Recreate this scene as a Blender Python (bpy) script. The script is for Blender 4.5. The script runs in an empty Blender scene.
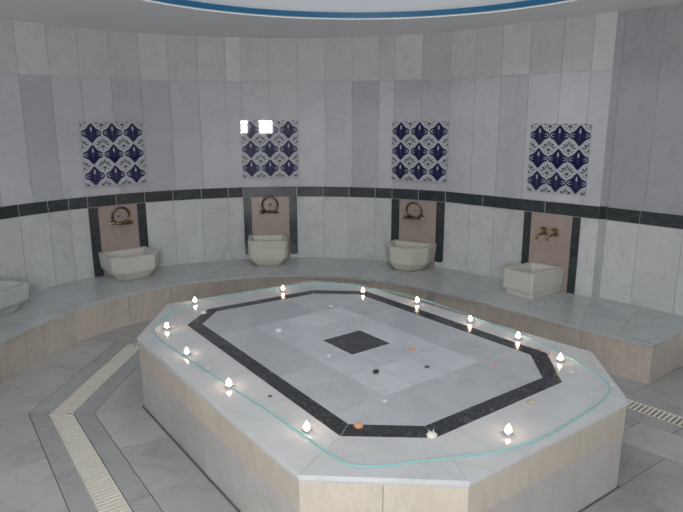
import bpy, math, random
from mathutils import Matrix, Vector, noise
random.seed(7)
SC = bpy.context.scene
COL = SC.collection
PI = math.pi
R_ = math.radians

# ---------------------------------------------------------------- helpers
class MB:
    """collects polygons, one mesh object when built"""
    def __init__(s):
        s.v = []; s.f = []; s.m = []; s.t = []; s.o = []; s.sm = []
    def add(s, verts, faces, mat=0, tone=0.0, shift=None, smooth=False):
        b = len(s.v)
        s.v += [tuple(p) for p in verts]
        if shift is None: shift = (0, 0, 0)
        for f in faces:
            s.f.append([b + i for i in f]); s.m.append(mat); s.t.append(tone); s.o.append(shift); s.sm.append(smooth)
    def prism(s, poly, z0, z1, mat=0, tone=0.0, shift=None):
        n = len(poly)
        a = sum(poly[i][0]*poly[(i+1) % n][1] - poly[(i+1) % n][0]*poly[i][1] for i in range(n))
        if a < 0: poly = poly[::-1]
        vs = [(x, y, z0) for x, y in poly] + [(x, y, z1) for x, y in poly]
        fs = [list(range(n))[::-1], list(range(n, 2*n))] + [[i, (i+1) % n, n+(i+1) % n, n+i] for i in range(n)]
        s.add(vs, fs, mat, tone, shift)
    def box(s, x0, x1, y0, y1, z0, z1, **k):
        s.prism([(x0, y0), (x1, y0), (x1, y1), (x0, y1)], z0, z1, **k)
    def loft(s, rings, cap0=True, cap1=True, mat=0, tone=0.0, smooth=False, closed=True):
        n = len(rings[0]); vs = [p for r in rings for p in r]; fs = []
        for j in range(len(rings)-1):
            for i in range(n if closed else n-1):
                fs.append([j*n+i, j*n+(i+1) % n, (j+1)*n+(i+1) % n, (j+1)*n+i])
        if cap0: fs.append(list(range(n))[::-1])
        if cap1: fs.append([(len(rings)-1)*n+i for i in range(n)])
        s.add(vs, fs, mat, tone, None, smooth)
    def lathe(s, prof, cx=0, cy=0, seg=16, mat=0, smooth=True, cap0=True, cap1=True):
        s.loft([[(cx+r*math.cos(2*PI*i/seg), cy+r*math.sin(2*PI*i/seg), z) for i in range(seg)] for r, z in prof], cap0, cap1, mat, 0.0, smooth)
    def tube(s, pts, r, seg=8, mat=0, closed=False):
        pts = [Vector(p) for p in pts]; n = len(pts); rings = []
        up = Vector((0, 0, 1)); prev = None
        for i in range(n):
            if closed: t = pts[(i+1) % n]-pts[i-1]
            else: t = pts[min(i+1, n-1)]-pts[max(i-1, 0)]
            t.normalize()
            if prev is None:
                a = t.cross(up)
                if a.length < .1: a = t.cross(Vector((1, 0, 0)))
            else: a = prev - t*prev.dot(t)
            a.normalize(); b = t.cross(a); prev = a
            rr = r[i] if isinstance(r, (list, tuple)) else r
            rings.append([tuple(pts[i]+a*rr*math.cos(2*PI*k/seg)+b*rr*math.sin(2*PI*k/seg)) for k in range(seg)])
        if closed: rings.append(rings[0])
        s.loft(rings, not closed, not closed, mat, 0.0, True)
    def ball(s, c, rx, ry, rz, seg=12, rings=7, mat=0, jit=0.0):
        R = []
        for j in range(rings+1):
            th = PI*j/rings; rr = max(math.sin(th), .02)
            R.append([(c[0]+rx*rr*math.cos(2*PI*i/seg)*(1+jit*math.sin(i*2.1+j)), c[1]+ry*rr*math.sin(2*PI*i/seg)*(1+jit*math.cos(i*1.7+j)), c[2]-rz*math.cos(th)) for i in range(seg)])
        s.loft(R, True, True, mat, 0.0, True)
    def build(s, name, mats, parent=None, bevel=0.0, loc=None, rotz=None):
        me = bpy.data.meshes.new(name); me.from_pydata(s.v, [], s.f); me.update()
        for m in (mats if isinstance(mats, (list, tuple)) else [mats]): me.materials.append(m)
        me.polygons.foreach_set('material_index', s.m); me.polygons.foreach_set('use_smooth', s.sm)
        a = me.attributes.new('tone', 'FLOAT', 'FACE'); a.data.foreach_set('value', s.t)
        b = me.attributes.new('shift', 'FLOAT_VECTOR', 'FACE'); b.data.foreach_set('vector', [c for q in s.o for c in q])
        o = bpy.data.objects.new(name, me); COL.objects.link(o)
        if parent: o.parent = parent
        if loc is not None: o.location = loc
        if rotz is not None: o.rotation_euler = (0, 0, rotz)
        if bevel:
            md = o.modifiers.new('bevel', 'BEVEL'); md.width = bevel; md.segments = 2; md.limit_method = 'ANGLE'; md.angle_limit = R_(25)
        return o

def tag(o, label, cat, group=None):
    o['label'] = label; o['category'] = cat
    if group: o['group'] = group
    return o
def struct(o): o['kind'] = 'structure'; return o
def thing(name, label, cat, loc=(0, 0, 0), rotz=0, group=None):
    o = bpy.data.objects.new(name, None); COL.objects.link(o)
    o.empty_display_size = .1; o.location = loc; o.rotation_euler = (0, 0, rotz)
    return tag(o, label, cat, group)
def rs(): return (random.uniform(-40, 40), random.uniform(-40, 40), random.uniform(-40, 40))
def clip(poly, n, d):
    """keep the side n.p <= d of a convex polygon"""
    out = []
    for i in range(len(poly)):
        a = poly[i]; b = poly[(i+1) % len(poly)]
        da = n[0]*a[0]+n[1]*a[1]-d; db = n[0]*b[0]+n[1]*b[1]-d
        if da <= 0: out.append(a)
        if da*db < 0:
            t = da/(da-db); out.append((a[0]+t*(b[0]-a[0]), a[1]+t*(b[1]-a[1])))
    return out
def shrink(poly, g):
    """inset a convex polygon by g on every side"""
    n = len(poly)
    ar = sum(poly[i][0]*poly[(i+1) % n][1] - poly[(i+1) % n][0]*poly[i][1] for i in range(n))
    if ar < 0: poly = poly[::-1]
    out = list(poly)
    for i in range(n):
        a = Vector(poly[i]); b = Vector(poly[(i+1) % n]); e = b-a
        if e.length < 1e-6: continue
        nn = Vector((e.y, -e.x)).normalized()
        out = clip(out, (nn.x, nn.y), nn.dot(a)-g)
        if len(out) < 3: return []
    return out

# ---------------------------------------------------------------- materials
def newmat(name):
    m = bpy.data.materials.new(name); m.use_nodes = True
    nt = m.node_tree; b = nt.nodes['Principled BSDF']
    return m, nt, b
def link(nt, a, b): nt.links.new(a, b)
def plain(name, col, rough=.5, metal=0.0, spec=.5):
    m, nt, b = newmat(name)
    b.inputs['Base Color'].default_value = (*col, 1); b.inputs['Roughness'].default_value = rough
    b.inputs['Metallic'].default_value = metal; b.inputs['Specular IOR Level'].default_value = spec
    return m
def marble(name, base, dark, vein, scale=1.0, vein_amt=.5, rough=.2, stretch=(1, 1, 1), mott=.6, spec=.5, vein_w=.03, bump=0.0):
    m, nt, b = newmat(name); N = nt.nodes
    tc = N.new('ShaderNodeTexCoord'); at = N.new('ShaderNodeAttribute'); at.attribute_name = 'shift'
    tn = N.new('ShaderNodeAttribute'); tn.attribute_name = 'tone'
    ad = N.new('ShaderNodeVectorMath'); ad.operation = 'ADD'
    link(nt, tc.outputs['Object'], ad.inputs[0]); link(nt, at.outputs['Vector'], ad.inputs[1])
    mp = N.new('ShaderNodeMapping'); mp.inputs['Scale'].default_value = tuple(scale*k for k in stretch)
    mp.inputs['Rotation'].default_value = (.3, .5, .4) if stretch == (1, 1, 1) else (0, 0, 0)
    link(nt, ad.outputs[0], mp.inputs['Vector'])
    n1 = N.new('ShaderNodeTexNoise'); n1.inputs['Scale'].default_value = 2.6; n1.inputs['Detail'].default_value = 7; n1.inputs['Roughness'].default_value = .62; n1.inputs['Distortion'].default_value = 1.1
    link(nt, mp.outputs[0], n1.inputs['Vector'])
    r1 = N.new('ShaderNodeMapRange'); r1.inputs['From Min'].default_value = .3; r1.inputs['From Max'].default_value = .72
    r1.inputs['To Min'].default_value = 0; r1.inputs['To Max'].default_value = mott
    link(nt, n1.outputs['Fac'], r1.inputs['Value'])
    mx = N.new('ShaderNodeMix'); mx.data_type = 'RGBA'; mx.inputs['A'].default_value = (*base, 1); mx.inputs['B'].default_value = (*dark, 1)
    link(nt, r1.outputs[0], mx.inputs['Factor'])
    n2 = N.new('ShaderNodeTexNoise'); n2.inputs['Scale'].default_value = 1.5; n2.inputs['Detail'].default_value = 5; n2.inputs['Roughness'].default_value = .55; n2.inputs['Distortion'].default_value = 2.2
    link(nt, mp.outputs[0], n2.inputs['Vector'])
    s = N.new('ShaderNodeMath'); s.operation = 'SUBTRACT'; s.inputs[1].default_value = .5; link(nt, n2.outputs['Fac'], s.inputs[0])
    ab = N.new('ShaderNodeMath'); ab.operation = 'ABSOLUTE'; link(nt, s.outputs[0], ab.inputs[0])
    r2 = N.new('ShaderNodeMapRange'); r2.inputs['From Min'].default_value = 0; r2.inputs['From Max'].default_value = vein_w
    r2.inputs['To Min'].default_value = vein_amt; r2.inputs['To Max'].default_value = 0
    link(nt, ab.outputs[0], r2.inputs['Value'])
    mv = N.new('ShaderNodeMath'); mv.operation = 'MULTIPLY'; link(nt, r2.outputs[0], mv.inputs[0]); link(nt, n1.outputs['Fac'], mv.inputs[1])
    m2 = N.new('ShaderNodeMix'); m2.data_type = 'RGBA'; m2.inputs['B'].default_value = (*vein, 1)
    link(nt, mx.outputs['Result'], m2.inputs['A']); link(nt, mv.outputs[0], m2.inputs['Factor'])
    one = N.new('ShaderNodeMath'); one.operation = 'ADD'; one.inputs[1].default_value = 1; link(nt, tn.outputs['Fac'], one.inputs[0])
    vm = N.new('ShaderNodeVectorMath'); vm.operation = 'SCALE'; link(nt, m2.outputs['Result'], vm.inputs[0]); link(nt, one.outputs[0], vm.inputs['Scale'])
    link(nt, vm.outputs[0], b.inputs['Base Color'])
    b.inputs['Roughness'].default_value = rough; b.inputs['Specular IOR Level'].default_value = spec
    if bump:
        bp = N.new('ShaderNodeBump'); bp.inputs['Strength'].default_value = bump; bp.inputs['Distance'].default_value = .01
        link(nt, n1.outputs['Fac'], bp.inputs['Height']); link(nt, bp.outputs[0], b.inputs['Normal'])
    return m

M = {}
M['wall_low'] = marble('pale_wall_marble', (.59, .605, .61), (.45, .465, .475), (.29, .30, .32), 1.2, .55, .38)
M['wall_mid'] = marble('grey_wall_marble', (.535, .535, .56), (.435, .435, .465), (.30, .30, .335), 1.0, .4, .42)
M['wall_top'] = marble('beige_grey_wall_marble', (.58, .58, .565), (.47, .47, .455), (.36, .36, .34), 1.6, .4, .45)
M['bench_top'] = marble('bench_marble', (.52, .54, .54), (.39, .405, .405), (.29, .30, .305), 1.0, .5, .22)
M['beige'] = marble('beige_travertine', (.56, .50, .44), (.42, .37, .32), (.66, .61, .54), 1.0, .6, .3, (4.5, 4.5, 1.4), .9)
M['beige_row'] = marble('beige_stone_row', (.59, .53, .45), (.48, .43, .36), (.67, .62, .54), 1.0, .5, .3, (4, 4, 1.4), .8)
M['side_grey'] = marble('platform_side_marble', (.52, .50, .48), (.40, .385, .37), (.34, .34, .34), 1.5, .5, .28)
M['plat_top'] = marble('platform_border_marble', (.66, .67, .68), (.54, .55, .565), (.40, .42, .45), 1.0, .35, .13)
M['plat_mid'] = marble('platform_centre_marble', (.58, .60, .635), (.42, .445, .48), (.33, .36, .39), 1.1, .35, .13)
M['floor'] = marble('floor_marble', (.47, .475, .475), (.345, .35, .345), (.25, .25, .25), .9, .5, .25)
M['black'] = marble('black_marble', (.026, .029, .034), (.060, .066, .074), (.34, .37, .39), 4.0, .6, .22, vein_w=.016)
M['band'] = marble('green_black_band_marble', (.022, .030, .034), (.05, .062, .068), (.12, .14, .15), 2.0, .5, .25)
M['niche'] = marble('splash_beige_marble', (.40, .325, .295), (.33, .265, .235), (.29, .21, .17), 1.0, .5, .3, (2.5, 2.5, 1), .8)
M['basin'] = marble('basin_marble', (.62, .61, .57), (.52, .51, .46), (.44, .42, .36), 2.0, .4, .4)
M['basin_green'] = marble('basin_greenish_marble', (.58, .58, .50), (.48, .48, .40), (.38, .37, .30), 2.0, .4, .4)
M['grout'] = plain('grey_grout', (.40, .40, .40), .8)
M['grout_light'] = plain('pale_grout', (.50, .51, .52), .8)
M['grout_dark'] = plain('dark_grout', (.24, .24, .235), .9)
M['drain'] = plain('drain_channel', (.045, .042, .038), .8)
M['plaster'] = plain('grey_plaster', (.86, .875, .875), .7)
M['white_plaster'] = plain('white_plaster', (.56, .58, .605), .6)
M['blue_paint'] = plain('blue_paint', (.010, .12, .25), .4)
M['edge'] = marble('pale_slab_edge', (.60, .58, .55), (.52, .50, .47), (.45, .43, .4), 1, .3, .25)
M['plastic'] = plain('cream_plastic', (.72, .69, .62), .45)
M['teal'] = plain('teal_cord', (.27, .58, .57), .6)
M['glaze_white'] = plain('white_glaze', (.47, .48, .50), .03)
M['glaze_blue'] = plain('cobalt_glaze', (.014, .015, .070), .03)
M['glaze_grey'] = plain('grey_green_glaze', (.085, .10, .115), .03)
M['bronze'] = plain('aged_brass', (.20, .145, .085), .28, 1.0)
M['gold'] = plain('gold_brass', (.36, .22, .085), .3, 1.0)
M['chrome'] = plain('chrome', (.7, .7, .68), .12, 1.0)
M['alu'] = plain('aluminium', (.75, .75, .75), .3, 1.0)
M['wax'] = plain('white_wax', (.88, .84, .78), .5)
M['wick'] = plain('wick', (.03, .025, .02), .9)
M['shell_white'] = plain('white_shell', (.80, .77, .70), .5)
M['shell_orange'] = plain('orange_shell', (.62, .33, .19), .5)
M['shell_beige'] = plain('beige_shell', (.46, .40, .30), .5)
M['pebble_black'] = plain('black_pebble', (.02, .02, .022), .4)
M['pebble_grey'] = plain('grey_pebble', (.12, .11, .12), .5)
M['pebble_white'] = plain('white_pebble', (.72, .74, .74), .4)
M['pebble_pink'] = plain('pink_pebble', (.62, .32, .30), .4)
M['wood'] = plain('white_window_paint', (.7, .7, .68), .5)
m, nt, b = newmat('candle_flame')
b.inputs['Base Color'].default_value = (1, .8, .5, 1); b.inputs['Emission Color'].default_value = (1, .68, .47, 1); b.inputs['Emission Strength'].default_value = 45
M['flame'] = m

# ---------------------------------------------------------------- plan of the room
C = Vector((-.475, 3.858)); RW = 2.658; RB = 1.888
HB = .2963; HP = .468; ZB0, ZB1, ZJ, ZT = .972, 1.080, 2.165, 2.6
def cp(a, r=RW): return (C.x+r*math.cos(R_(a)), C.y+r*math.sin(R_(a)))
A_END = 54.6
P_KINK = cp(A_END)                     # the wall runs straight from here
P_CORNER = (2.140, 4.963)              # outer corner of the cladding
P_REC = (2.205, 4.970)                 # foot of the recessed wall
d_rec = Vector((2.646-2.205, 4.458-4.970)).normalized()
P_FAR = tuple(Vector(P_REC)+d_rec*1.75)
d_st = (Vector(P_CORNER)-Vector(P_KINK)); L_ST = d_st.length; d_st.normalize()
def sp(s): p = Vector(P_KINK)+d_st*s; return (p.x, p.y)
def outw(p, q, t):
    """quad from p to q with thickness t away from the room (to the left of p->q seen clockwise)"""
    d = (Vector(q)-Vector(p)).normalized(); n = Vector((-d.y, d.x))
    return [p, q, tuple(Vector(q)+n*t), tuple(Vector(p)+n*t)]
def slab(mb, p, q, z0, z1, mat, tone=None, g=.0025, t=.03, spread=.12, back=0.0):
    if back:
        e = (Vector(q)-Vector(p)).normalized(); off = Vector((-e.y, e.x))*back; p = tuple(Vector(p)+off); q = tuple(Vector(q)+off)
    d = (Vector(q)-Vector(p)); L = d.length; d.normalize()
    a = tuple(Vector(p)+d*g); b_ = tuple(Vector(q)-d*g)
    mb.prism(outw(a, b_, t), z0+g, z1-g, mat=mat, tone=random.uniform(-spread, spread) if tone is None else tone, shift=rs())

# niche intervals, as angles on the arc or metres on the straight
N1 = (136.5, 134.6, 126.3, 124.4); N2 = (102.55, 100.7, 92.0, 90.15); N3 = (67.75, 65.9, 57.1, 55.2)
s_of = lambda p: (Vector(p)-Vector(P_KINK)).dot(d_st)
N4 = tuple(s_of(p) for p in ((1.668, 5.436), (1.717, 5.387), (1.986, 5.118), (2.035, 5.069)))

WALLM = [M['wall_low'], M['wall_mid'], M['wall_top'], M['grout']]
def arc_wall(mb, low, up):
    for a, b_ in low: slab(mb, cp(a), cp(b_), HB-.28, ZB0, 0, spread=.06)
    for i in range(len(up)-1):
        slab(mb, cp(up[i]), cp(up[i+1]), ZB1, ZJ, 1, g=.0015); slab(mb, cp(up[i]), cp(up[i+1]), ZJ, ZT, 2, g=.0015, spread=.09)
    return mb
def pairs(L): return [(L[i], L[i+1]) for i in range(len(L)-1)]
mb = MB()
low = pairs([155.6, 150.4, 144.6, 140.4, 136.5]) + pairs([124.4, 118.3, 112.0, 105.9, 102.55]) + pairs([90.15, 84.0, 77.9, 71.7, 67.75])
up = [153.4, 147.3, 141.4, 135.6, 129.5, 123.5, 117.5, 111.3, 105.3, 101.9, 95.8, 89.5, 83.4, 77.2, 71.1, 67.6, 61.3, 55.0]
arc_wall(mb, low, up)
sj = [s_of(cp(55.2)), .26, .53, N4[0]]
for a, b_ in pairs(sj): slab(mb, sp(a), sp(b_), HB-.28, ZB0, 0, spread=.06)
slab(mb, sp(N4[3]), sp(L_ST), HB-.28, ZB0, 0, tone=.04, g=.001)
for a, b_ in pairs([-.02, .26, .53, .80, 1.09, 1.34, L_ST]):
    slab(mb, sp(a), sp(b_), ZB1, ZJ, 1, g=.0015, spread=.09); slab(mb, sp(a), sp(b_), ZJ, ZT, 2, g=.0015, spread=.09)
# backing of the slabs
for a in [155.6-i*3.0 for i in range(34)]:
    mb.prism([cp(a, RW+.006), cp(max(a-3, A_END), RW+.006), cp(max(a-3, A_END), RW+.2), cp(a, RW+.2)][::-1], 0, ZT, mat=3)
q = outw(P_KINK, tuple(Vector(P_CORNER)-d_st*.003), .22); nrm = Vector((-d_st.y, d_st.x))
mb.prism([tuple(Vector(q[0])+nrm*.006), tuple(Vector(q[1])+nrm*.006), q[2], q[3]], 0, ZT, mat=3)
# return face of the pilaster, its shade away from the light put into the tone
rd = (Vector(P_REC)-Vector(P_CORNER))
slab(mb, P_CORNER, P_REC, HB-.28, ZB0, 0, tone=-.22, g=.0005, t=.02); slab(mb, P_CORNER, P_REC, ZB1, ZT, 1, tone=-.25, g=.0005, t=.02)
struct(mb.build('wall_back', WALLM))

# dark band, in blocks, as a trim
mb = MB()
def block(p, q): slab(mb, p, q, ZB0, ZB1, 0, g=.0026, t=.004, spread=.25); slab(mb, p, q, ZB0+.004, ZB1-.004, 1, tone=0, g=0, t=.0035, back=.002)
bj = [155.6, 150.4, 144.6, 140.4, 136.5, 130.5, 124.4, 118.3, 112.0, 105.9, 102.55, 90.15, 84.0, 77.9, 71.7, 67.75, 61.5, 55.2]
for a, b_ in pairs(bj): block(cp(a), cp(b_))
for a, b_ in pairs([sj[0], .40, N4[0]+.19, L_ST]): block(sp(a), sp(b_))
slab(mb, P_CORNER, P_REC, ZB0, ZB1, 0, tone=-.2, g=.0005, t=.02)  # band on the return face, darker tone carries its shade
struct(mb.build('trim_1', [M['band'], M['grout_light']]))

# left wall: the curve goes on out of frame, then straight towards the back of the room
mb = MB()
lj = [218 - i*6.0 for i in range(11)] ; lj[-1] = 155.6
for a, b_ in pairs(lj):
    slab(mb, cp(a), cp(b_), HB-.28, ZB0, 0, spread=.06); slab(mb, cp(a), cp(b_), ZB1, ZJ, 1); slab(mb, cp(a), cp(b_), ZJ, ZT, 2, spread=.09)
    slab(mb, cp(a), cp(b_), ZB0, ZB1, 4, spread=.2)
    mb.prism([cp(a, RW+.026), cp(b_, RW+.026), cp(b_, RW+.2), cp(a, RW+.2)][::-1], 0, ZT, mat=3)
PL = cp(218); PLB = (PL[0], -2.6)
yy = [PLB[1] + i*.4 for i in range(13)]
yy = [y for y in yy if y < PL[1]-.05] + [PL[1]]
for y0, y1 in pairs(yy):
    slab(mb, (PL[0], y0), (PL[0], y1), 0, ZB0, 0, spread=.06); slab(mb, (PL[0], y0), (PL[0], y1), ZB1, ZJ, 1); slab(mb, (PL[0], y0), (PL[0], y1), ZJ, ZT, 2)
    slab(mb, (PL[0], y0), (PL[0], y1), ZB0, ZB1, 4, spread=.2)
mb.box(PL[0]-.2, PL[0]-.026, PLB[1], PL[1], 0, ZT, mat=3)
struct(mb.build('wall_left', WALLM + [M['band']]))

# right wall: recessed cladding, tall slabs, then straight back
mb = MB()
Lr = (Vector(P_FAR)-Vector(P_REC)).length
def rp(s): p = Vector(P_REC)+d_rec*s; return (p.x, p.y)
for k, (a, b_) in enumerate(pairs([0, .27, .60, .93, 1.26, Lr])):
    slab(mb, rp(a), rp(b_), HB-.28, ZB0-.006, 0, spread=.05); slab(mb, rp(a), rp(b_), ZB0-.006, ZB1-.006, 4, spread=.1)
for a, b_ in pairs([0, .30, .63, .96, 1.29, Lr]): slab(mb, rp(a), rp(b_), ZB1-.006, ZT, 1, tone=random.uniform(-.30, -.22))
qv = outw(P_REC, P_FAR, .2); nr = Vector((-d_rec.y, d_rec.x))
mb.prism([tuple(Vector(qv[0])+nr*.005), tuple(Vector(qv[1])+nr*.005), qv[2], qv[3]], 0, ZT, mat=3)
PRB = (P_FAR[0], -2.6)
for y0, y1 in pairs([PRB[1]+i*(P_FAR[1]-PRB[1])/16 for i in range(17)]):
    slab(mb, (PRB[0], y1), (PRB[0], y0), 0, ZB0, 0, spread=.06); slab(mb, (PRB[0], y1), (PRB[0], y0), ZB0, ZB1, 4); slab(mb, (PRB[0], y1), (PRB[0], y0), ZB1, ZT, 1)
mb.box(PRB[0]+.026, PRB[0]+.2, PRB[1], P_FAR[1], 0, ZT, mat=3)
struct(mb.build('wall_right', WALLM + [M['band']]))

# wall behind the viewer with two small windows
WIN = [(-.92, -.39), (-.14, .23)]; WZ = (1.41, 1.98); YB = -2.6
mb = MB(); xs = [PL[0]-.2, WIN[0][0], WIN[0][1], WIN[1][0], WIN[1][1], PRB[0]+.2]
for i in range(5):
    if i in (1, 3):
        mb.box(xs[i], xs[i+1], YB-.2, YB, 0, WZ[0]); mb.box(xs[i], xs[i+1], YB-.2, YB, WZ[1], ZT)
    else: mb.box(xs[i], xs[i+1], YB-.2, YB, 0, ZT)
struct(mb.build('wall_front', M['wall_mid']))
for k, (x0, x1) in enumerate(WIN):
    mb = MB(); w = .03
    mb.box(x0, x0+w, YB-.12, YB-.06, WZ[0], WZ[1]); mb.box(x1-w, x1, YB-.12, YB-.06, WZ[0], WZ[1])
    mb.box(x0+w, x1-w, YB-.12, YB-.06, WZ[0], WZ[0]+w); mb.box(x0+w, x1-w, YB-.12, YB-.06, WZ[1]-w, WZ[1])
    struct(mb.build('window_%d' % (k+1), M['wood']))

# ceiling: flat plaster with a round opening, dome above
DC = Vector((.151, 3.573)); DR = 1.7835
mb = MB(); n = 96
X0, X1, Y0, Y1 = PL[0]-.2, PRB[0]+.2, YB-.2, 6.75
def edge(a):
    c, s = math.cos(a), math.sin(a); t = 1e9
    if c > 1e-9: t = min(t, (X1-DC.x)/c)
    if c < -1e-9: t = min(t, (X0-DC.x)/c)
    if s > 1e-9: t = min(t, (Y1-DC.y)/s)
    if s < -1e-9: t = min(t, (Y0-DC.y)/s)
    return (DC.x+c*t, DC.y+s*t)
angs = sorted([2*PI*i/n for i in range(n)] + [math.atan2(y-DC.y, x-DC.x) % (2*PI) for x in (X0, X1) for y in (Y0, Y1)])
for i in range(len(angs)):
    a, b_ = angs[i], angs[(i+1) % len(angs)]
    if (b_-a) % (2*PI) < 1e-6: continue
    mb.prism([(DC.x+DR*math.cos(a), DC.y+DR*math.sin(a)), edge(a), edge(b_), (DC.x+DR*math.cos(b_), DC.y+DR*math.sin(b_))], ZT, ZT+.008)
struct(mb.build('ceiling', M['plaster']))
mb = MB()
prof = [(DR+.10, ZT+.008), (DR, ZT+.009), (DR, ZT+.09)] + [(DR*math.cos(R_(t)), ZT+.09+1.15*math.sin(R_(t))) for t in range(6, 90, 6)] + [(.02, ZT+1.24)]
mb.lathe(prof, DC.x, DC.y, 96, cap0=False, cap1=True)
mb.f = [f[::-1] for f in mb.f]
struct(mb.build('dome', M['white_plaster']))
mb = MB()
mb.lathe([(DR-.006, ZT+.014), (DR-.006, ZT+.055), (DR+.004, ZT+.055), (DR+.004, ZT+.014), (DR-.006, ZT+.014)], DC.x, DC.y, 96, smooth=False, cap0=False, cap1=False)
mb.f = [f[::-1] for f in mb.f]
struct(mb.build('trim_2', M['blue_paint']))

# ---------------------------------------------------------------- platform outline and floor
PO = [(-1.274, 3.55), (-.169, 2.066), (.481, 2.024), (1.382, 2.677), (1.457, 3.301), (.127, 4.789), (-.248, 4.887), (-1.285, 4.254)]
def offset(poly, d):
    n = len(poly); out = []
    lines = []
    for i in range(n):
        a = Vector(poly[i]); b_ = Vector(poly[(i+1) % n]); e = (b_-a).normalized(); nn = Vector((e.y, -e.x))
        lines.append((nn, nn.dot(a)+d))
    for i in range(n):
        (n1, d1), (n2, d2) = lines[i-1], lines[i]
        det = n1.x*n2.y-n1.y*n2.x
        out.append(((d1*n2.y-d2*n1.y)/det, (n1.x*d2-n2.x*d1)/det))
    return out
def lerp(a, b_, t): return (a[0]+(b_[0]-a[0])*t, a[1]+(b_[1]-a[1])*t)
O = {d: offset(PO, d) for d in (-.02, .29, .41, .55, .67, 1.6)}
O[0] = PO
for d in (.29, .41, .55, .67):              # the channel does not follow the platform exactly at these two bends
    O[d][0] = (-1.686-(d-.41)*1.0786, 3.473)
    O[d][7] = (-1.62-(d-.41)*.964, 4.60+(d-.41)*.29)
fl = MB()
fl.box(X0, X1, YB, 6.6, -.06, -.012, mat=1)
def fslab(poly, tone=None):
    p = shrink(poly, .0022)
    if len(p) > 2: fl.prism(p, -.012, 0, mat=0, tone=random.uniform(-.10, .10) if tone is None else tone, shift=rs())
def e_ext(d):                               # corner 4 end of the straight run past the right corner
    a, b_ = Vector(O[d][4]), Vector(O[d][5]); return tuple(a-(b_-a).normalized()*1.9)
for i in (7, 0, 1, 4, 5, 6):
    j = (i+1) % 8
    def seg(d0, d1, n, tone=None, sp_=.1):
        a0, b0 = (O[d0][i], O[d0][j]); a1, b1 = (O[d1][i], O[d1][j])
        if i == 4: a0, a1 = e_ext(d0), e_ext(d1)
        for k in range(n):
            fslab([lerp(a0, b0, k/n), lerp(a0, b0, (k+1)/n), lerp(a1, b1, (k+1)/n), lerp(a1, b1, k/n)], None if tone is None else tone+random.uniform(-sp_, sp_))
    L = (Vector(PO[j])-Vector(PO[i])).length + (1.9 if i == 4 else 0)
    if i != 4: seg(0, .29, max(1, round(L/.42)))
    else: seg(-.02, .29, round(L/.42))
    seg(.29, .41, max(1, round(L/.75)), -.12, .03); seg(.55, .67, max(1, round(L/.75)), -.12, .03)
    # outer floor in two courses
    seg(.67, 1.6, max(1, round(L/.5)))
eN = (Vector(PO[5])-Vector(PO[4])).normalized(); eN = Vector((eN.y, -eN.x)); eD = eN.dot(Vector(PO[4]))
bN = (Vector(PO[2])-Vector(PO[1])).normalized(); bN = Vector((bN.y, -bN.x))
cN = (Vector(PO[3])-Vector(PO[2])).normalized(); cN = Vector((cN.y, -cN.x))
dN = (Vector(PO[4])-Vector(PO[3])).normalized(); dN = Vector((dN.y, -dN.x))
cU = Vector((-cN.y, cN.x))
mitre = Vector((-(bN+cN).y, (bN+cN).x)).normalized()   # points towards C's side
for iu in range(-3, 6):
    for iv in range(-3, 8):
        u0, v0 = iu*.62+(.31 if iv % 2 else 0), iv*.40
        q = [tuple(Vector(PO[3])+cU*(u0+a)+cN*(v0+b_)) for a, b_ in ((0, 0), (.62, 0), (.62, .40), (0, .40))]
        for r in (1, 2):
            p = clip(q, tuple(eN), eD-.02)
            if r == 1:
                p = clip(p, tuple(-cN), -cN.dot(Vector(PO[2]))) if len(p) > 2 else p
                p = clip(p, tuple(-mitre), -mitre.dot(Vector(PO[2]))) if len(p) > 2 else p
            else:
                p = clip(p, tuple(cN), cN.dot(Vector(PO[2]))) if len(p) > 2 else p
                p = clip(p, tuple(-dN), -dN.dot(Vector(PO[3]))) if len(p) > 2 else p
            if len(p) > 2: fslab(p, random.uniform(-.28, -.14))
# plain slabs for the rest of the floor behind the viewer
far = O[1.6]
for i in (7, 0, 1, 4, 5, 6):
    j = (i+1) % 8; a0, b0, a1, b1 = O[.41][i], O[.41][j], O[.55][i], O[.55][j]
    if i == 4: a0, a1 = e_ext(.41), e_ext(.55)
    fl.prism([a0, b0, b1, a1], -.0125, -.0116, mat=2)
struct(fl.build('floor', [M['floor'], M['grout_dark'], M['drain']]))

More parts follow.
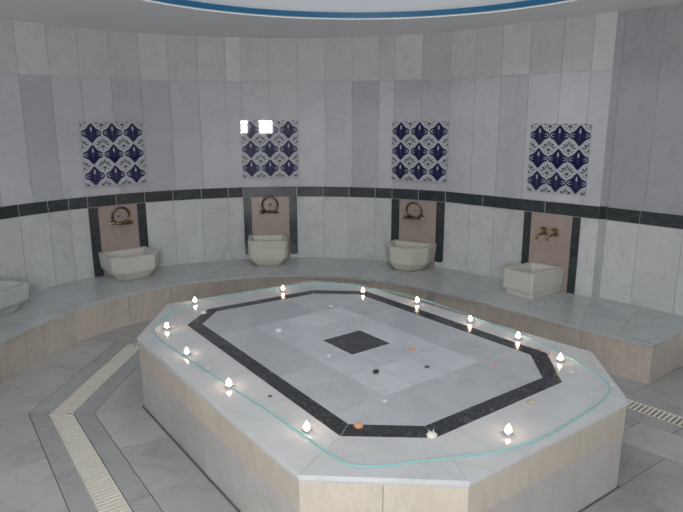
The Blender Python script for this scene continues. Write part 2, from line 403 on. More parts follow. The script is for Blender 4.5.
# drain grates along the channel
def grate(i, label, ext=0.0, cut=(0, 0)):
    j = (i+1) % 8
    a, b_ = Vector(lerp(O[.41][i], O[.55][i], .5)), Vector(lerp(O[.41][j], O[.55][j], .5))
    a0, a1, b0, b1 = O[.41][i], O[.55][i], O[.41][j], O[.55][j]
    d = (Vector(b0)-Vector(a0)).normalized()
    if ext: a0 = tuple(Vector(a0)-d*ext); a1 = tuple(Vector(a1)-d*ext)
    nn = Vector((d.y, -d.x))
    o = thing('drain_grate', label, 'drain grate', ((a0[0]+b0[0])/2, (a0[1]+b0[1])/2, 0), 0, 'drain grates in the floor channel')
    base = Vector((o.location.x, o.location.y))
    def loc(p): return (p[0]-base.x, p[1]-base.y)
    L0 = (Vector(b0)-Vector(a0)).length; s0 = (Vector(a1)-Vector(a0)).dot(d); L1 = (Vector(b1)-Vector(a0)).dot(d)
    g = MB(); pitch = .029; lo = min(0, s0); hi = max(L0, L1); k = 0
    s = lo
    while s < hi:
        w = pitch*.62
        q = [tuple(Vector(a0)+d*s+nn*.008), tuple(Vector(a0)+d*(s+w)+nn*.008), tuple(Vector(a0)+d*(s+w)+nn*.132), tuple(Vector(a0)+d*s+nn*.132)]
        # trim to the mitred ends
        for (p0, p1, sg) in ((a0, a1, 1), (b0, b1, -1)):
            e = (Vector(p1)-Vector(p0)).normalized(); mn = Vector((-e.y, e.x))*1.0
            if mn.dot(d) < 0: mn = -mn
            mn = mn*(-sg)
            q = clip(q, tuple(mn), mn.dot(Vector(p0))-.004) if len(q) > 2 else q
        if len(q) > 2: g.prism([loc(p) for p in q], -.0085, -.001, tone=random.uniform(-.1, .05))
        s += pitch
    g.build('slats', M['plastic'], o)
    r = MB()
    for off in (.003, .131):
        e0 = Vector(a0)+(Vector(a1)-Vector(a0))*(off/.14); e1 = Vector(b0)+(Vector(b1)-Vector(b0))*(off/.14)
        r.prism([loc(e0+d*.006), loc(e1-d*.006), loc(e1-d*.006+nn*.006), loc(e0+d*.006+nn*.006)], -.0115, -.0005)
    r.build('rail', M['plastic'], o)
    return o
grate(0, 'cream slatted drain grate along the left front of the platform, reaching the photo bottom')
grate(7, 'cream slatted drain grate at the far left, past the bend beside the curved bench')
grate(6, 'cream slatted drain grate at the back left, between the bench and the platform')
grate(4, 'cream slatted drain grate at right, between the platform corner and the bench end', ext=1.9)

# ---------------------------------------------------------------- the platform
BO = [(-1.022, 3.79), (-.008, 2.356), (.397, 2.338), (1.137, 2.893), (1.19, 3.287), (.193, 4.583), (-.227, 4.615), (-.957, 4.132)]
BI = [(-.925, 3.812), (.029, 2.461), (.366, 2.443), (1.053, 2.949), (1.086, 3.263), (.142, 4.489), (-.212, 4.515), (-.886, 4.076)]
pl = thing('heated_platform', 'large octagonal marble platform with black inlaid border in the middle of the floor', 'platform', (.085, 3.47, 0))
bx, by = .085, 3.47
def pl_(p): return (p[0]-bx, p[1]-by)
g = MB(); g.prism([pl_(p) for p in offset(PO, -.032)], 0, HP-.03); g.build('core', M['grout'], pl)
def side_row(z0, z1, wid, mat, name, ins, tr):
    g = MB()
    pp = offset(PO, -ins)
    for i in range(8):
        a, b_ = pp[i], pp[(i+1) % 8]; L = (Vector(b_)-Vector(a)).length; n = max(1, round(L/wid))
        for k in range(n):
            p, q_ = lerp(a, b_, k/n), lerp(a, b_, (k+1)/n)
            e = (Vector(q_)-Vector(p)).normalized(); nn = Vector((-e.y, e.x))
            g0 = .0012
            A, B_ = Vector(p)+e*g0*(k > 0), Vector(q_)-e*g0*(k < n-1)
            # mitred ends against the neighbours
            inn = .02
            A2 = A+nn*inn+(e*inn*.42 if k == 0 else e*0); B2 = B_+nn*inn-(e*inn*.42 if k == n-1 else e*0)
            g.prism([pl_(A), pl_(B_), pl_(B2), pl_(A2)], z0, z1, tone=random.uniform(-tr, tr), shift=rs())
    return g.build(name, M[mat], pl)
side_row(0, .292, .52, 'side_grey', 'lower_cladding', .010, .07)
side_row(.294, HP-.022, .34, 'beige_row', 'upper_cladding', .007, .07)
# top border: eight sides, each cut in slabs
g = MB()
g.prism([pl_(p) for p in offset(PO, -.003)], HP-.03, HP-.004, mat=1)
for i in range(8):
    j = (i+1) % 8; L = (Vector(PO[j])-Vector(PO[i])).length; n = max(1, round(L/.75))
    for k in range(n):
        q = shrink([pl_(lerp(PO[i], PO[j], k/n)), pl_(lerp(PO[i], PO[j], (k+1)/n)), pl_(lerp(BO[i], BO[j], (k+1)/n)), pl_(lerp(BO[i], BO[j], k/n))], .0006)
        g.prism(q, HP-.02, HP, mat=0, tone=random.uniform(-.04, .04), shift=rs())
g.build('border_slabs', [M['plat_top'], M['grout_light']], pl)
g = MB()
for i in range(8):
    j = (i+1) % 8; L = (Vector(BO[j])-Vector(BO[i])).length; n = 2 if i in (0, 4) else 1
    cuts = [0, .28, 1] if n == 2 else [0, 1]
    for c0, c1 in pairs(cuts):
        q = shrink([lerp(BO[i], BO[j], c0), lerp(BO[i], BO[j], c1), lerp(BI[i], BI[j], c1), lerp(BI[i], BI[j], c0)], .0022)
        g.prism([pl_(p) for p in q], HP-.02, HP, tone=random.uniform(-.1, .1), shift=rs())
bb_ = g.build('inlay_band', M['black'], pl); bb_['label'] = 'black veined marble band inlaid near the platform edge'
# centre paving around the black square, laid square to the long sides
U = Vector((.605, -.797)); V = Vector((.797, .605)); PC = Vector((.085, 3.47))
def uv(u, v): p = U*u+V*v; return (p.x, p.y)
g = MB(); BIl = [pl_(p) for p in BI]
g.prism(shrink(BIl, .0005), HP-.02, HP-.004, mat=1)
xs_ = [-1.2, -.62, -.36, -.147, .143, .37, .66, 1.2]; ys_ = [-.95, -.345, -.14, .152, .36, .95]
def ptone(i, j):
    inner = 1 <= i <= 5 and 1 <= j <= 3
    if not inner: return -.05+random.uniform(-.05, .05)
    ring = 2 <= i <= 4 and j == 2
    return (.03 if ring else .13)+random.uniform(-.04, .04)
for i in range(len(xs_)-1):
    for j in range(len(ys_)-1):
        if i == 3 and j == 2: continue
        q = [uv(xs_[i], ys_[j]), uv(xs_[i+1], ys_[j]), uv(xs_[i+1], ys_[j+1]), uv(xs_[i], ys_[j+1])]
        for k in range(8):
            a = Vector(BIl[k]); b_ = Vector(BIl[(k+1) % 8]); e = (b_-a).normalized(); nn = Vector((e.y, -e.x))
            q = clip(q, tuple(nn), nn.dot(a)) if len(q) > 2 else q
        q = shrink(q, .0008) if len(q) > 2 else q
        if len(q) > 2: g.prism(q, HP-.02, HP, mat=0, tone=ptone(i, j), shift=rs())
g.build('centre_paving', [M['plat_mid'], M['grout_light']], pl)
g = MB(); g.prism(shrink([uv(-.147, -.14), uv(.143, -.14), uv(.143, .152), uv(-.147, .152)], .001), HP-.02, HP+.0002, shift=rs())
sq = g.build('inlay_square', M['black'], pl); sq['label'] = 'black veined marble square at the middle of the platform top'

# ---------------------------------------------------------------- bench
ben = thing('wall_bench', 'curved stone bench with grey marble seat and beige front along the round wall', 'bench', (-.475, 5.9, 0))
ex, ey = -.475, 5.9
bl = lambda p: (p[0]-ex, p[1]-ey)
E_R = (2.114, 3.849)                         # right end corner of the seat edge
dE = Vector((.346, .273)).normalized()
# where the end face meets the recessed wall
M_ = Matrix(((d_rec.x, -dE.x), (d_rec.y, -dE.y))); rhs = Vector((E_R[0]-P_REC[0], E_R[1]-P_REC[1])); sol = M_.inverted() @ rhs
W_R = tuple(Vector(P_REC)+d_rec*sol[0])
front = [cp(a, RB) for a in range(214, 47, -4)] + [(1.17, 4.893), (1.485, 4.541), (1.753, 4.212), E_R]
front = [p for p in front]
# smooth join between arc and right-hand run
wallpts = [cp(a) for a in range(214, 55, -4)] + [P_KINK]
def along(pts, n_sub=1):
    L = [0]
    for a, b_ in pairs(pts): L.append(L[-1]+(Vector(b_)-Vector(a)).length)
    def f(t):
        s = t*L[-1]
        for k in range(len(pts)-1):
            if s <= L[k+1]+1e-9: return lerp(pts[k], pts[k+1], (s-L[k])/(L[k+1]-L[k]))
        return pts[-1]
    return f, L[-1]
# seat: wedge slabs from edge to wall. the wall line includes the pilaster corner and recess
wl = wallpts + [P_CORNER, P_REC, W_R]
g = MB(); z0, z1 = HB-.024, HB
def seat(poly, tone=None):
    g.prism([bl(p) for p in shrink(poly, .0009)], z0, z1, mat=0, tone=random.uniform(-.06, .06) if tone is None else tone, shift=rs())
aa = list(range(214, 54, -8)) + [A_END]
mids = []
for a, b_ in pairs(aa):
    n = 3; fr = [cp(a+(b_-a)*k/n, RB-.008) for k in range(n+1)]; bk = [cp(a+(b_-a)*k/n, RW-.001) for k in range(n+1)]
    t_ = random.uniform(-.06, .06); sh = rs()
    for k in range(n):
        g.prism([bl(fr[k]), bl(fr[k+1]), bl(bk[k+1]), bl(bk[k])], z0, z1, tone=t_, shift=sh)
F0 = cp(A_END, RB-.008)
seat([F0, (1.17-.006, 4.893-.006), sp(.42), P_KINK]); seat([(1.164, 4.887), (1.479, 4.535), sp(.90), sp(.42)])
seat([(1.479, 4.535), (1.747, 4.206), P_CORNER, sp(.90)])
seat([(1.747, 4.206), (1.93, 4.025), rp(.36), P_REC, P_CORNER]); seat([(1.93, 4.025), (2.110, 3.841), W_R, rp(.36)])
g.build('seat_slabs', M['bench_top'], ben)
# pale nosing strip on the seat edge
g = MB(); fp = [cp(a, RB) for a in range(214, 54, -4)] + [(.801, 5.266), (1.17, 4.893), (1.485, 4.541), (1.753, 4.212), E_R, W_R]
def strip(pts, t0, t1, z0, z1, gg, tone_r=0, wid=None, mats=0):
    n = len(pts); nor = []
    for i in range(n):
        d1 = (Vector(pts[i])-Vector(pts[i-1])).normalized() if i else None
        d2 = (Vector(pts[i+1])-Vector(pts[i])).normalized() if i < n-1 else None
        if d1 is None: nn = Vector((-d2.y, d2.x)); sc = 1
        elif d2 is None: nn = Vector((-d1.y, d1.x)); sc = 1
        else:
            a = Vector((-d1.y, d1.x)); b_ = Vector((-d2.y, d2.x)); nn = (a+b_).normalized(); sc = 1/max(nn.dot(a), .3)
        nor.append(nn*sc)
    for i in range(n-1):
        q = [tuple(Vector(pts[i])+nor[i]*t0), tuple(Vector(pts[i+1])+nor[i+1]*t0), tuple(Vector(pts[i+1])+nor[i+1]*t1), tuple(Vector(pts[i])+nor[i]*t1)]
        gg.prism([bl(p) for p in q], z0, z1, tone=random.uniform(-tone_r, tone_r), shift=rs(), mat=mats)
strip(fp, -.001, .02, HB-.026, HB-.002, g)
g.build('seat_edge', M['edge'], ben)
g = MB()
fp2 = []
for a, b_ in pairs([cp(a, RB) for a in (214, 205, 196, 187, 178, 169, 163, 154, 145, 138, 126, 114, 104, 93, 84, 75, 66, 58)] + [(.801, 5.266), (1.17, 4.893), (1.485, 4.541), (1.753, 4.212), E_R, W_R]):
    fp2.append(a)
fp2.append(W_R)
# keep panels curved: subdivide but share one tone per panel
def panelled(gg):
    groups = [(214, 205), (205, 196), (196, 187), (187, 178), (178, 169), (169, 163), (163, 154), (154, 145), (145, 138), (138, 126), (126, 114), (114, 104), (104, 93), (93, 84), (84, 75), (75, 66), (66, A_END)]
    for a, b_ in groups:
        t_ = random.uniform(-.10, .10); sh = rs(); n = 3
        for k in range(n):
            q0, q1 = a+(b_-a)*k/n, a+(b_-a)*(k+1)/n
            gg.prism([bl(cp(q0-(.05 if k == 0 else 0), RB+.010)), bl(cp(q1+(.05 if k == n-1 else 0), RB+.010)), bl(cp(q1, RB+.04)), bl(cp(q0, RB+.04))], 0, HB-.026, tone=t_, shift=sh)
panelled(g)
strip([cp(A_END, RB), (.801, 5.266), (1.17, 4.893), (1.485, 4.541), (1.753, 4.212), E_R, W_R], .010, .04, 0, HB-.026, g, .09)
g.build('front_panels', M['beige'], ben)
g = MB()
for a, b_ in pairs(list(range(214, 54, -8)) + [A_END]): g.prism([bl(cp(a, RB+.03)), bl(cp(b_, RB+.03)), bl(cp(b_, RW-.002)), bl(cp(a, RW-.002))], 0, HB-.026)
g.prism([bl(p) for p in [cp(A_END, RB+.03), (1.20, 4.92), (1.51, 4.57), (1.78, 4.24), (2.12, 3.89), tuple(Vector(W_R)-d_rec*.04), P_REC, P_CORNER, P_KINK]], 0, HB-.026)
g.build('core', M['grout'], ben)

# ---------------------------------------------------------------- washing niches: splash panel, tile panel, basin, taps
def frame(w, n):
    """rotation about z that turns local -y to n (into the room)"""
    return math.atan2(n.x, -n.y)
def on_arc(a): return Vector(cp(a)), -Vector((math.cos(R_(a)), math.sin(R_(a))))
nS = Vector((d_st.y, -d_st.x))
if nS.dot(Vector((-1, -1))) < 0: nS = -nS
NICHE = []
for nn_, key in ((N1, 'first'), (N2, 'second'), (N3, 'third')):
    am = (nn_[0]+nn_[3])/2; w, n = on_arc(am); half = RW*math.sin(R_((nn_[0]-nn_[3])/2)); w = w + n*(0)
    w = Vector(cp(am, RW*math.cos(R_((nn_[0]-nn_[3])/2))))
    NICHE.append((w, n, half, RW*math.sin(R_((nn_[1]-nn_[2])/2))))
w4 = Vector(sp((N4[0]+N4[3])/2)); NICHE.append((w4, nS, (N4[3]-N4[0])/2, (N4[2]-N4[1])/2))

who = ['leftmost of the four blue and white tile panels', 'panel with the window glare', 'third from left', 'rightmost']
sp_lab = ['beige stone splash panel with dark side strips behind the leftmost complete basin',
          'beige stone splash panel with dark side strips behind the narrow upright basin at back centre',
          'beige stone splash panel with dark side strips behind the greenish octagonal basin',
          'beige stone splash panel with two separate brass taps, nearest the recessed right wall']
bot = [(.30, .42), (.34, .335), (.42, .345), (.44, .30)]
for k, (w, n, hw, hi_) in enumerate(NICHE):
    t = thing('splash_panel', sp_lab[k], 'splash panel', (w.x, w.y, 0), frame(w, n), 'beige splash panels behind the basins')
    g = MB(); g.box(-hi_+.001, hi_-.001, -.004, .003, HB, ZB0-.003, shift=rs()); g.build('stone_slab', M['niche'], t)
    for s, zb in ((-1, bot[k][0]), (1, bot[k][1])):
        g = MB(); xa, xb = sorted((s*hi_, s*hw)); xa += .001; xb -= .001
        zb = min(zb, .345)
        if zb < .31: pts = [(xa, HB+.001), (xb, HB+.001), (xb, ZB0-.003), (xa, ZB0-.003)]
        else: pts = [(xa, zb+.02), (xa+.006, zb+.006), ((xa+xb)/2, zb), (xb-.006, zb+.006), (xb, zb+.02), (xb, ZB0-.003), (xa, ZB0-.003)]
        m_ = len(pts)
        g.add([(x, -.010, z) for x, z in pts]+[(x, .003, z) for x, z in pts], [list(range(m_)), [m_+i for i in range(m_)][::-1]]+[[i, m_+i, m_+(i+1) % m_, (i+1) % m_] for i in range(m_)], 0, random.uniform(-.2, .2), rs())
        # stone below a strip that stops short of the seat
        if zb >= .31: g.add([(xa, -.003, HB+.001), (xb, -.003, HB+.001), (xb, -.003, zb+.03), (xa, -.003, zb+.03), (xa, .003, HB+.001), (xb, .003, HB+.001), (xb, .003, zb+.03), (xa, .003, zb+.03)], [[0, 1, 2, 3], [4, 7, 6, 5], [0, 4, 5, 1], [2, 6, 7, 3], [0, 3, 7, 4], [1, 5, 6, 2]], 1, 0, rs())
        g.build('side_strip', [M['band'], M['wall_low']], t)

# --- glazed tile panels
def motif(g, cx, cz, s, y):
    # cobalt ogee lozenge with side lobes
    half = [(0, .475), (.045, .44), (.12, .36), (.20, .265), (.27, .20), (.33, .165), (.40, .145), (.455, .09), (.475, 0)]
    pr = half + [(x, -z) for x, z in half[-2::-1]]
    pts = pr + [(-x, z) for x, z in pr[-2:0:-1]]
    g.add([(cx+x*s, y, cz+z*s) for x, z in pts], [list(range(len(pts)))[::-1]], 1)
    # white scrolls left and right, tulip at the top
    for sg in (-1, 1):
        arc = [(sg*(.31+.11*math.cos(a)), .075*math.sin(a)) for a in [R_(-130+i*26) for i in range(11)]]
        inn = [(sg*(.30+.08*math.cos(a)), .05*math.sin(a)) for a in [R_(-130+i*26) for i in range(11)]]
        for i in range(10):
            g.add([(cx+p[0]*s, y-.0004, cz+p[1]*s) for p in (arc[i], arc[i+1], inn[i+1], inn[i])], [[0, 1, 2, 3] if sg < 0 else [3, 2, 1, 0]], 0)
    tl = [(0, .33), (.035, .25), (.045, .16), (.02, .09), (-.02, .09), (-.045, .16), (-.035, .25)]
    g.add([(cx+x*s, y-.0004, cz+z*s) for x, z in tl], [list(range(7))[::-1]], 3)
    st = [(.012, .05), (.012, -.2), (-.012, -.2), (-.012, .05)]
    g.add([(cx+x*s, y-.0004, cz+z*s) for x, z in st], [[0, 1, 2, 3]], 2)
def sprig(g, cx, cz, s, y, x0, x1, z0, z1):
    """fan of five leaves over a small cup, kept inside the panel"""
    def put(pts, mt):
        p = [(cx+x*s, cz+z*s) for x, z in pts]
        for nrm_, d in (((1, 0), x1), ((-1, 0), -x0), ((0, 1), z1), ((0, -1), -z0)):
            p = clip(p, nrm_, d) if len(p) > 2 else p
        if len(p) > 2: g.add([(a, y, b_) for a, b_ in p], [list(range(len(p)))], mt)
    for ang, r0, ln, w in ((-82, .13, .24, .045), (-52, .10, .24, .045), (-22, .09, .22, .04), (22, .09, .22, .04), (52, .10, .24, .045), (82, .13, .24, .045), (0, .16, .20, .035)):
        a = R_(90-ang); c, s_ = math.cos(a), math.sin(a); r1 = r0+ln; zo = -.06
        put([(c*r0, s_*r0+zo), (c*(r0+r1)/2+s_*w, s_*(r0+r1)/2+zo-c*w), (c*r1, s_*r1+zo), (c*(r0+r1)/2-s_*w, s_*(r0+r1)/2+zo+c*w)], 1 if abs(ang) in (52, 0) else 2)
    put([(-.11, -.13), (-.05, -.20), (.05, -.20), (.11, -.13), (.06, -.07), (-.06, -.07)], 2)
    put([(-.045, -.27), (0, -.33), (.045, -.27), (0, -.235)], 2)
    for sg in (-1, 1):
        q = [(sg*.09, -.25), (sg*.16, -.22), (sg*.25, -.14), (sg*.19, -.16)]
        put(q if sg > 0 else q[::-1], 1)
tl_lab = ['square blue and white floral tile panel above the leftmost complete basin',
          'square blue and white floral tile panel with bright window glare at its top',
          'square blue and white floral tile panel above the greenish octagonal basin',
          'square blue and white floral tile panel nearest the recessed right wall']
TP = [(130.35, .592), (96.1, .594), (61.35, .602), None]
for k in range(4):
    if k < 3:
        a, wd = TP[k]; n = on_arc(a)[1]; dlt = math.asin(wd/2/RW); w = Vector(cp(a, RW*math.cos(dlt)-.004))
    else:
        wd = .536; w = Vector(((1.676+2.052)/2, (5.427+5.052)/2)); n = nS
    t = thing('tile_panel', tl_lab[k], 'tile panel', (w.x, w.y, 0), frame(w, n), 'glazed tile panels on the wall')
    zc = (1.468, 1.480, 1.468, 1.452)[k]; ht = .594; yf = -.012
    g = MB(); sx = wd/3; sz = ht/3
    for i in range(3):
        for j in range(3):
            xa, za = -wd/2+i*sx, zc-ht/2+j*sz
            g.prism([(xa+.0006, yf), (xa+sx-.0006, yf), (xa+sx-.0006, -.0035), (xa+.0006, -.0035)], za+.0006, za+sz-.0006)
    s = sx
    class G2:                                            # squeeze x a little where the panel is narrower than tall
        pass
    for i in range(3):
        for j in range(3): motif(g, -wd/2+(i+.5)*sx, zc-ht/2+(j+.5)*sz, sz*.98 if k < 3 else sx*1.04, yf-.0006)
    for i in range(4):
        for j in range(4):
            sprig(g, -wd/2+i*sx, zc-ht/2+j*sz, sz*.95, yf-.0006, -wd/2+.003, wd/2-.003, zc-ht/2+.003, zc+ht/2-.003)
    g.build('glazed_tiles', [M['glaze_white'], M['glaze_blue'], M['glaze_grey'], M['glaze_white']], t)

# --- basins
def octo(hw, y0, y1, c, z):
    """plan outline: back edge at y0 (wall), front at y1, front corners cut by c"""
    return [(-hw, y0, z), (-hw, y1+c, z), (-hw+c*.8, y1, z), (hw-c*.8, y1, z), (hw, y1+c, z), (hw, y0, z)]
def basin(w, n, label, prof, rim, mat, dx=0, foot=None, skew=0.0):
    """prof: list of (z, halfwidth, depth, cut); rim: wall thickness"""
    t = thing('stone_basin', label, 'basin', (w.x, w.y, HB), frame(w, n), 'stone basins standing on the bench')
    g = MB(); y0 = -.014
    def sk(p): return (p[0]+dx+skew*p[1], p[1]-(skew*1.1*p[0] if p[1] < -.2 else 0), p[2])
    rings = [[sk(q) for q in octo(hw, y0, -dp, c, z)] for z, hw, dp, c in prof]
    z, hw, dp, c = prof[-1]
    def inset(r, zz, cc): return [sk(q) for q in octo(hw-r, y0-r*1.3, -dp+r, cc, zz)]
    rings += [inset(rim, z, c*.9), inset(rim+.012, z-.05, c*.9), inset(rim+.05, z-.14, c*.7)]
    g.loft([r[::-1] for r in rings][::1])
    g.f = [f[::-1] for f in g.f]
    g.build('bowl', mat, t, bevel=.009)
    if foot:
        g = MB(); g.loft([[sk(q) for q in octo(a, y0, -d, c, z)] for z, a, d, c in foot]); g.f = [f for f in g.f]; g.build('foot', mat, t, bevel=.005)
    return t
w, n, *_ = NICHE[0]
basin(w, n, 'white octagonal marble basin under the leftmost ring tap', [(0, .16, .36, .08), (.03, .18, .385, .09), (.085, .222, .425, .10), (.10, .226, .43, .10), (.225, .238, .445, .11), (.24, .238, .445, .11)], .045, M['basin'], .005)
w, n, *_ = NICHE[1]
basin(w, n, 'narrow upright cream marble basin at the back centre, below the tile panel with glare', [(0, .14, .34, .05), (.025, .16, .36, .05), (.08, .198, .38, .04), (.15, .203, .385, .035), (.153, .200, .382, .035), (.255, .206, .388, .035), (.268, .206, .388, .035)], .045, M['basin_green'], -.035)
w, n, *_ = NICHE[2]
basin(w, n, 'greenish octagonal marble basin on the bench at right of centre', [(0, .15, .33, .10), (.03, .175, .36, .11), (.085, .218, .39, .13), (.23, .236, .405, .14), (.248, .238, .405, .14)], .045, M['basin_green'], -.01)
w, n, *_ = NICHE[3]
basin(w, n, 'square cream marble basin on a stepped foot below the two brass taps', [(.05, .147, .42, .01), (.06, .152, .43, .012), (.225, .156, .432, .012)], .042, M['basin'], 0,
      foot=[(0, .14, .41, .02), (.03, .141, .413, .02), (.049, .145, .418, .02)], skew=.15)
w, n = on_arc(165.2); w = w+n*.022
basin(w, n, 'grey marble basin cut off by the left edge of the photo', [(0, .20, .38, .05), (.05, .22, .41, .05), (.09, .275, .45, .05), (.20, .285, .455, .04), (.215, .285, .455, .04)], .05, M['bench_top'], .03)

# --- ring taps: two-handle wall mixers whose spout curls over in a ring
def cross_handle(g, c, r, ax='y'):
    g.lathe([(.011, 0), (.013, .004), (.010, .012)], 0, 0, 10) if False else None
    x, y, z = c
    g.tube([(x, y, z), (x, y-.03, z)], .009, 8)
    for a in range(4):
        th = PI/4+a*PI/2
        g.tube([(x, y-.026, z), (x+r*math.cos(th), y-.026, z+r*math.sin(th))], .006, 6)
        g.ball((x+r*math.cos(th), y-.026, z+r*math.sin(th)), .008, .008, .008, 8, 5)
    g.ball((x, y-.03, z), .011, .008, .011, 8, 5)
def ring_tap(w, n, x, z, r, label, knob=1):
    t = thing('wall_tap', label, 'tap', (w.x, w.y, z), frame(w, n), 'ring shaped mixer taps over the basins')
    g = MB(); zb = -r*.92
    g.tube([(x-r*1.05, -.05, zb), (x+r*1.05, -.05, zb)], .013, 10)
    for s in (-1, 1):
        g.tube([(x+s*r*.8, -.003, zb), (x+s*r*.8, -.05, zb)], .013, 10)
        g.tube([(x+s*r*.8, -.0035, zb), (x+s*r*.8, -.010, zb)], .026, 14)
    g.ball((x, -.05, zb), .02, .02, .02)
    g.build('mixer_body', M['bronze'], t)
    g = MB()
    pts = [(x+r*math.cos(R_(a)), -.06-.02*math.sin(R_(max(0, min(180, a)))), r*math.sin(R_(a))) for a in range(228, -62, -12)]
    g.tube(pts, .0115, 10); e = pts[-1]
    g.tube([e, (e[0]-.005, e[1], e[2]-.02)], .014, 10)
    g.build('spout', M['bronze'], t)
    for s in (-1, 1):
        g = MB(); cross_handle(g, (x+s*r*1.15, -.045, zb), .024)
        g.build('handle', M['chrome'] if s == knob else M['bronze'], t)
    g = MB(); g.ball((x, -.010, 0), .011, .008, .011); g.tube([(x, -.004, 0), (x, -.007, 0)], .02, 14); g.build('wall_cap', M['chrome'], t)
w, n, *_ = NICHE[0]; ring_tap(w, n, .0, .876, .082, 'brass ring shaped mixer tap above the leftmost complete basin', -1)
w, n, *_ = NICHE[1]; ring_tap(w, n, -.005, .893, .082, 'brass ring shaped mixer tap above the narrow upright basin at back centre', 1)
w, n, *_ = NICHE[2]; ring_tap(w, n, -.015, .872, .082, 'brass ring shaped mixer tap above the greenish octagonal basin', 1)

def bib_tap(w, n, x, z, label):
    t = thing('wall_tap', label, 'tap', (w.x, w.y, z), frame(w, n), 'pair of brass taps over the square basin')
    g = MB()
    g.tube([(x, -.0035, 0), (x, -.010, 0)], .022, 14); g.tube([(x, -.004, 0), (x, -.075, 0)], .011, 10)
    g.tube([(x, -.06, 0), (x-.012, -.09, -.004), (x-.025, -.108, -.02), (x-.03, -.115, -.045)], [.011, .0115, .011, .012], 10)
    g.build('spout', M['gold'], t)
    g = MB(); g.tube([(x, -.05, 0), (x, -.05, .045)], [.012, .008], 10)
    g.build('stem', M['gold'], t)
    g = MB()
    g.tube([(x-.026, -.05, .045), (x+.026, -.05, .045)], .0065, 8); g.tube([(x, -.076, .045), (x, -.024, .045)], .0065, 8)
    for q in ((-.026, 0), (.026, 0), (0, -.026), (0, .026)): g.ball((x+q[0], -.05+q[1], .045), .009, .009, .009, 8, 5)
    g.ball((x, -.05, .053), .012, .012, .010)
    g.build('handle', M['bronze'], t)
w, n, *_ = NICHE[3]
bib_tap(w, n, -.045, .80, 'left one of the two brass cross handled taps over the square basin')
bib_tap(w, n, .055, .80, 'right one of the two brass cross handled taps over the square basin')

# ---------------------------------------------------------------- tealights on the platform
def tealight():
    t = thing('tealight', '', 'candle', (0, 0, 0), 0, 'lit tealights around the platform edge')
    g = MB(); g.lathe([(.019, 0), (.0205, .002), (.0215, .015), (.0205, .015), (.0195, .012)], 0, 0, 20, cap1=False); g.build('metal_cup', M['alu'], t)
    g = MB(); g.lathe([(.0193, .002), (.0193, .0125), (.006, .0115)], 0, 0, 20); g.build('wax', M['wax'], t)
    g = MB(); g.tube([(0, 0, .011), (.0006, 0, .018)], .0008, 6); g.build('wick', M['wick'], t)
    g = MB(); g.lathe([(.003, .013), (.0095, .018), (.012, .025), (.0095, .033), (.004, .041), (.0006, .046)], 0, 0, 12); g.build('flame', M['flame'], t)
    return t
CN = [((-1.084, 4.277), 'lit tealight at the far left corner, beside the white shell on the black band'),
      ((-1.133, 3.713), 'lit tealight at the leftmost corner of the platform'),
      ((-.893, 3.271), 'second lit tealight from the leftmost corner along the left front edge'),
      ((-.573, 2.844), 'third lit tealight from the leftmost corner along the left front edge'),
      ((-.153, 2.399), 'lit tealight nearest the front left corner of the platform, by the orange shell'),
      ((.717, 2.369), 'lit tealight standing alone on the right front edge of the platform'),
      ((1.224, 3.169), 'lit tealight at the right corner, just outside the bend of the black band'),
      ((1.087, 3.516), 'second lit tealight from the right corner along the back edge'),
      ((.858, 3.836), 'third lit tealight from the right corner along the back edge'),
      ((.556, 4.263), 'fourth lit tealight from the right corner along the back edge, the faintest one'),
      ((.167, 4.527), 'lit tealight at the back of the platform, in front of the greenish octagonal basin'),
      ((-.463, 4.589), 'lit tealight at the back of the platform, in front of the narrow upright basin')]
t0 = tealight()
for k, (p, lab) in enumerate(CN):
    if k == 0: o = t0
    else:
        o = t0.copy(); COL.objects.link(o)
        for ch in list(t0.children):
            c = ch.copy(); COL.objects.link(c); c.parent = o
    o['label'] = lab; o.location = (p[0], p[1], HP+.0005); o.rotation_euler = (0, 0, random.uniform(0, 6))

# teal cord lying in a loop near the platform edge
cord = [(-1.19, 3.64), (-1.075, 3.463), (-.779, 3.098), (-.445, 2.698), (-.182, 2.382), (.039, 2.127), (.309, 2.154), (.517, 2.196), (.692, 2.248), (.868, 2.344), (1.052, 2.492), (1.234, 2.657), (1.345, 2.80), (1.362, 2.92), (1.335, 3.044), (1.295, 3.19), (1.22, 3.40), (1.028, 3.716), (.717, 4.19), (.455, 4.49), (.08, 4.72), (-.243, 4.76), (-.63, 4.60), (-1.02, 4.34), (-1.18, 4.14), (-1.215, 3.85)]
def smooth_loop(P, n=5):
    out = []; m_ = len(P)
    for i in range(m_):
        p0, p1, p2, p3 = (Vector(P[(i+k-1) % m_]) for k in range(4))
        for k in range(n):
            t = k/n
            out.append(.5*((2*p1)+(p2-p0)*t+(2*p0-5*p1+4*p2-p3)*t*t+(3*p1-p0-3*p2+p3)*t*t*t))
    return out
g = MB(); sl = smooth_loop(cord)
ox, oy = sl[0]
g.tube([(p.x-ox, p.y-oy, .0042) for p in sl], .0038, 6, closed=True)
tag(g.build('teal_cord', M['teal'], loc=(ox, oy, HP+.0002)), 'thin teal cord lying in a loop near the platform edge', 'cord')

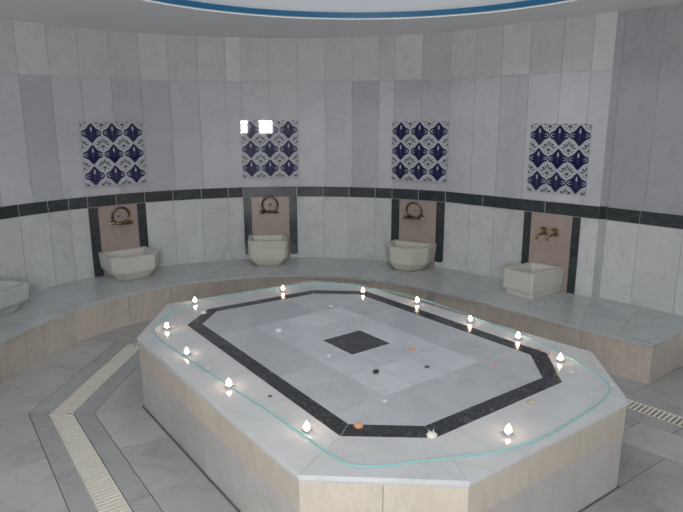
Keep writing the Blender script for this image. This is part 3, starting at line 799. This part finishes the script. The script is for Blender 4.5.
# shells and pebbles scattered on the platform
def shell(p, r, rot, mat, label, spiky=False):
    g = MB(); n = 22; rings = []
    for j in range(6):
        f = j/5; ring = []
        for i in range(n):
            a = 2*PI*i/n; rib = 1+(.10 if spiky else .06)*math.cos(a*7)*f
            rr = r*math.sin(R_(8+82*(1-f) if False else 90*f+4))*rib
            ring.append((rr*math.cos(a)*(1.0 if math.cos(a) > 0 else .8), rr*math.sin(a)*.85, r*.62*math.cos(R_(90*f))+.0))
        rings.append(ring)
    g.loft(rings[::-1], True, True, smooth=True)
    if spiky:
        for i in range(5):
            a = i*1.25; g.loft([[(r*.55*math.cos(a)+r*.16*math.cos(b_), r*.5*math.sin(a)+r*.16*math.sin(b_), r*.35) for b_ in (0, 2.1, 4.2)], [(r*.75*math.cos(a)+r*.03*math.cos(b_), r*.68*math.sin(a)+r*.03*math.sin(b_), r*(.95-.08*i)) for b_ in (0, 2.1, 4.2)]])
    o = g.build('seashell', M[mat], loc=(p[0], p[1], HP+.0005), rotz=rot)
    return tag(o, label, 'seashell', 'seashells on the platform')
def pebble(p, r, mat, label, fl=.45):
    g = MB(); g.ball((0, 0, r*fl), r, r*.78, r*fl, 12, 7, jit=.06)
    o = g.build('pebble', M[mat], loc=(p[0], p[1], HP+.0004), rotz=random.uniform(0, 3)); return tag(o, label, 'pebble', 'pebbles on the platform')
shell((-.973, 4.041), .026, .4, 'shell_white', 'white seashell on the black band at the far left corner')
shell((.385, 2.352), .027, 1.0, 'shell_white', 'spiky white seashell at the front right corner of the black band', True)
shell((.075, 2.437), .025, 2.2, 'shell_orange', 'orange seashell on the black band near the front left corner')
shell((.905, 2.659), .024, .2, 'shell_beige', 'beige seashell on the right front border, between the lone tealight and the black band')
shell((.413, 3.339), .021, 1.4, 'shell_orange', 'small orange seashell right of the black centre square')
shell((-.402, 3.67), .026, 2.6, 'pebble_white', 'flat white seashell on the pale paving left of the black centre square')
pebble((.183, 3.012), .022, 'pebble_black', 'black pebble in front of the black centre square')
pebble((.465, 3.077), .016, 'pebble_grey', 'dark pebble to the right of the larger black pebble')
pebble((-.352, 2.73), .011, 'pebble_grey', 'small grey pebble on the left front border, right of the third tealight')
pebble((-.077, 4.172), .016, 'pebble_white', 'small white pebble behind the black centre square')
pebble((-.073, 3.236), .015, 'pebble_white', 'small white pebble in front of the left corner of the black centre square')
pebble((.207, 2.673), .012, 'pebble_white', 'small white pebble on the paving nearest the front of the black band')
pebble((.839, 3.088), .014, 'pebble_pink', 'pink pebble alone on the paving near the right end of the black band')
pebble((1.160, 3.335), .014, 'pebble_pink', 'pink pebble by the right bend of the black band, the farther of the two')
pebble((1.197, 3.262), .012, 'pebble_pink', 'pink pebble by the right bend of the black band, nearest the corner tealight')
pebble((1.225, 3.006), .013, 'pebble_white', 'pale pebble in front of the right corner tealight')
pebble((1.372, 2.85), .011, 'pebble_white', 'tiny white pebble on the teal cord at the right corner')
pebble((-.729, 3.071), .012, 'pebble_white', 'tiny white pebble between the second and third tealights of the left front edge')

# ---------------------------------------------------------------- light
W_WIN, W_SKY, W_FILL = 39, 19, 122
def area(name, loc, rot, sx, sy, power, col, shape='RECTANGLE'):
    L = bpy.data.lights.new(name, 'AREA'); L.shape = shape; L.size = sx
    if shape == 'RECTANGLE': L.size_y = sy
    L.energy = power; L.color = col
    o = bpy.data.objects.new(name, L); COL.objects.link(o); o.location = loc; o.rotation_euler = rot
    return o
for k, (x0, x1) in enumerate(WIN):
    area('window_daylight', ((x0+x1)/2, YB-.05, (WZ[0]+WZ[1])/2), (R_(90), 0, 0), x1-x0-.06, WZ[1]-WZ[0]-.06, W_WIN, (.95, .98, 1))
area('dome_skylight', (DC.x, DC.y, ZT+1.18), (0, 0, 0), 1.1, 1.1, W_SKY, (.93, .97, 1), 'DISK')
P = bpy.data.lights.new('flash_fill', 'POINT'); P.energy = W_FILL; P.shadow_soft_size = .15; P.color = (1, .97, .935)  # added unseen light behind the camera, stands in for its flash
po = bpy.data.objects.new('flash_fill', P); COL.objects.link(po); po.location = (-.35, -.7, 2.3)
wd = bpy.data.worlds.new('world'); SC.world = wd; wd.use_nodes = True
wd.node_tree.nodes['Background'].inputs['Color'].default_value = (.75, .85, 1, 1); wd.node_tree.nodes['Background'].inputs['Strength'].default_value = 1.0

# ---------------------------------------------------------------- camera
f_px, pitch, roll = 603.887, R_(12.8835), R_(-.144)
fw = Vector((0, math.cos(pitch), -math.sin(pitch))); rt = Vector((1, 0, 0)); upv = rt.cross(fw)
rt2 = rt*math.cos(roll)+upv*math.sin(roll); up2 = -rt*math.sin(roll)+upv*math.cos(roll)
cam = bpy.data.cameras.new('camera'); co = bpy.data.objects.new('camera', cam); COL.objects.link(co)
m4 = Matrix((rt2, up2, -fw)).transposed().to_4x4(); m4.translation = (0, 0, 1.8); co.matrix_world = m4
cam.sensor_width = 36; cam.sensor_fit = 'HORIZONTAL'; cam.lens = f_px*36/683; cam.clip_start = .05
SC.camera = co
SC.view_settings.view_transform = 'Standard'; SC.view_settings.look = 'None'; SC.view_settings.gamma = 1; SC.view_settings.exposure = 0
SC.view_settings.use_curve_mapping = False
SC.cycles.use_denoising = True; SC.cycles.max_bounces = 10; SC.cycles.diffuse_bounces = 6
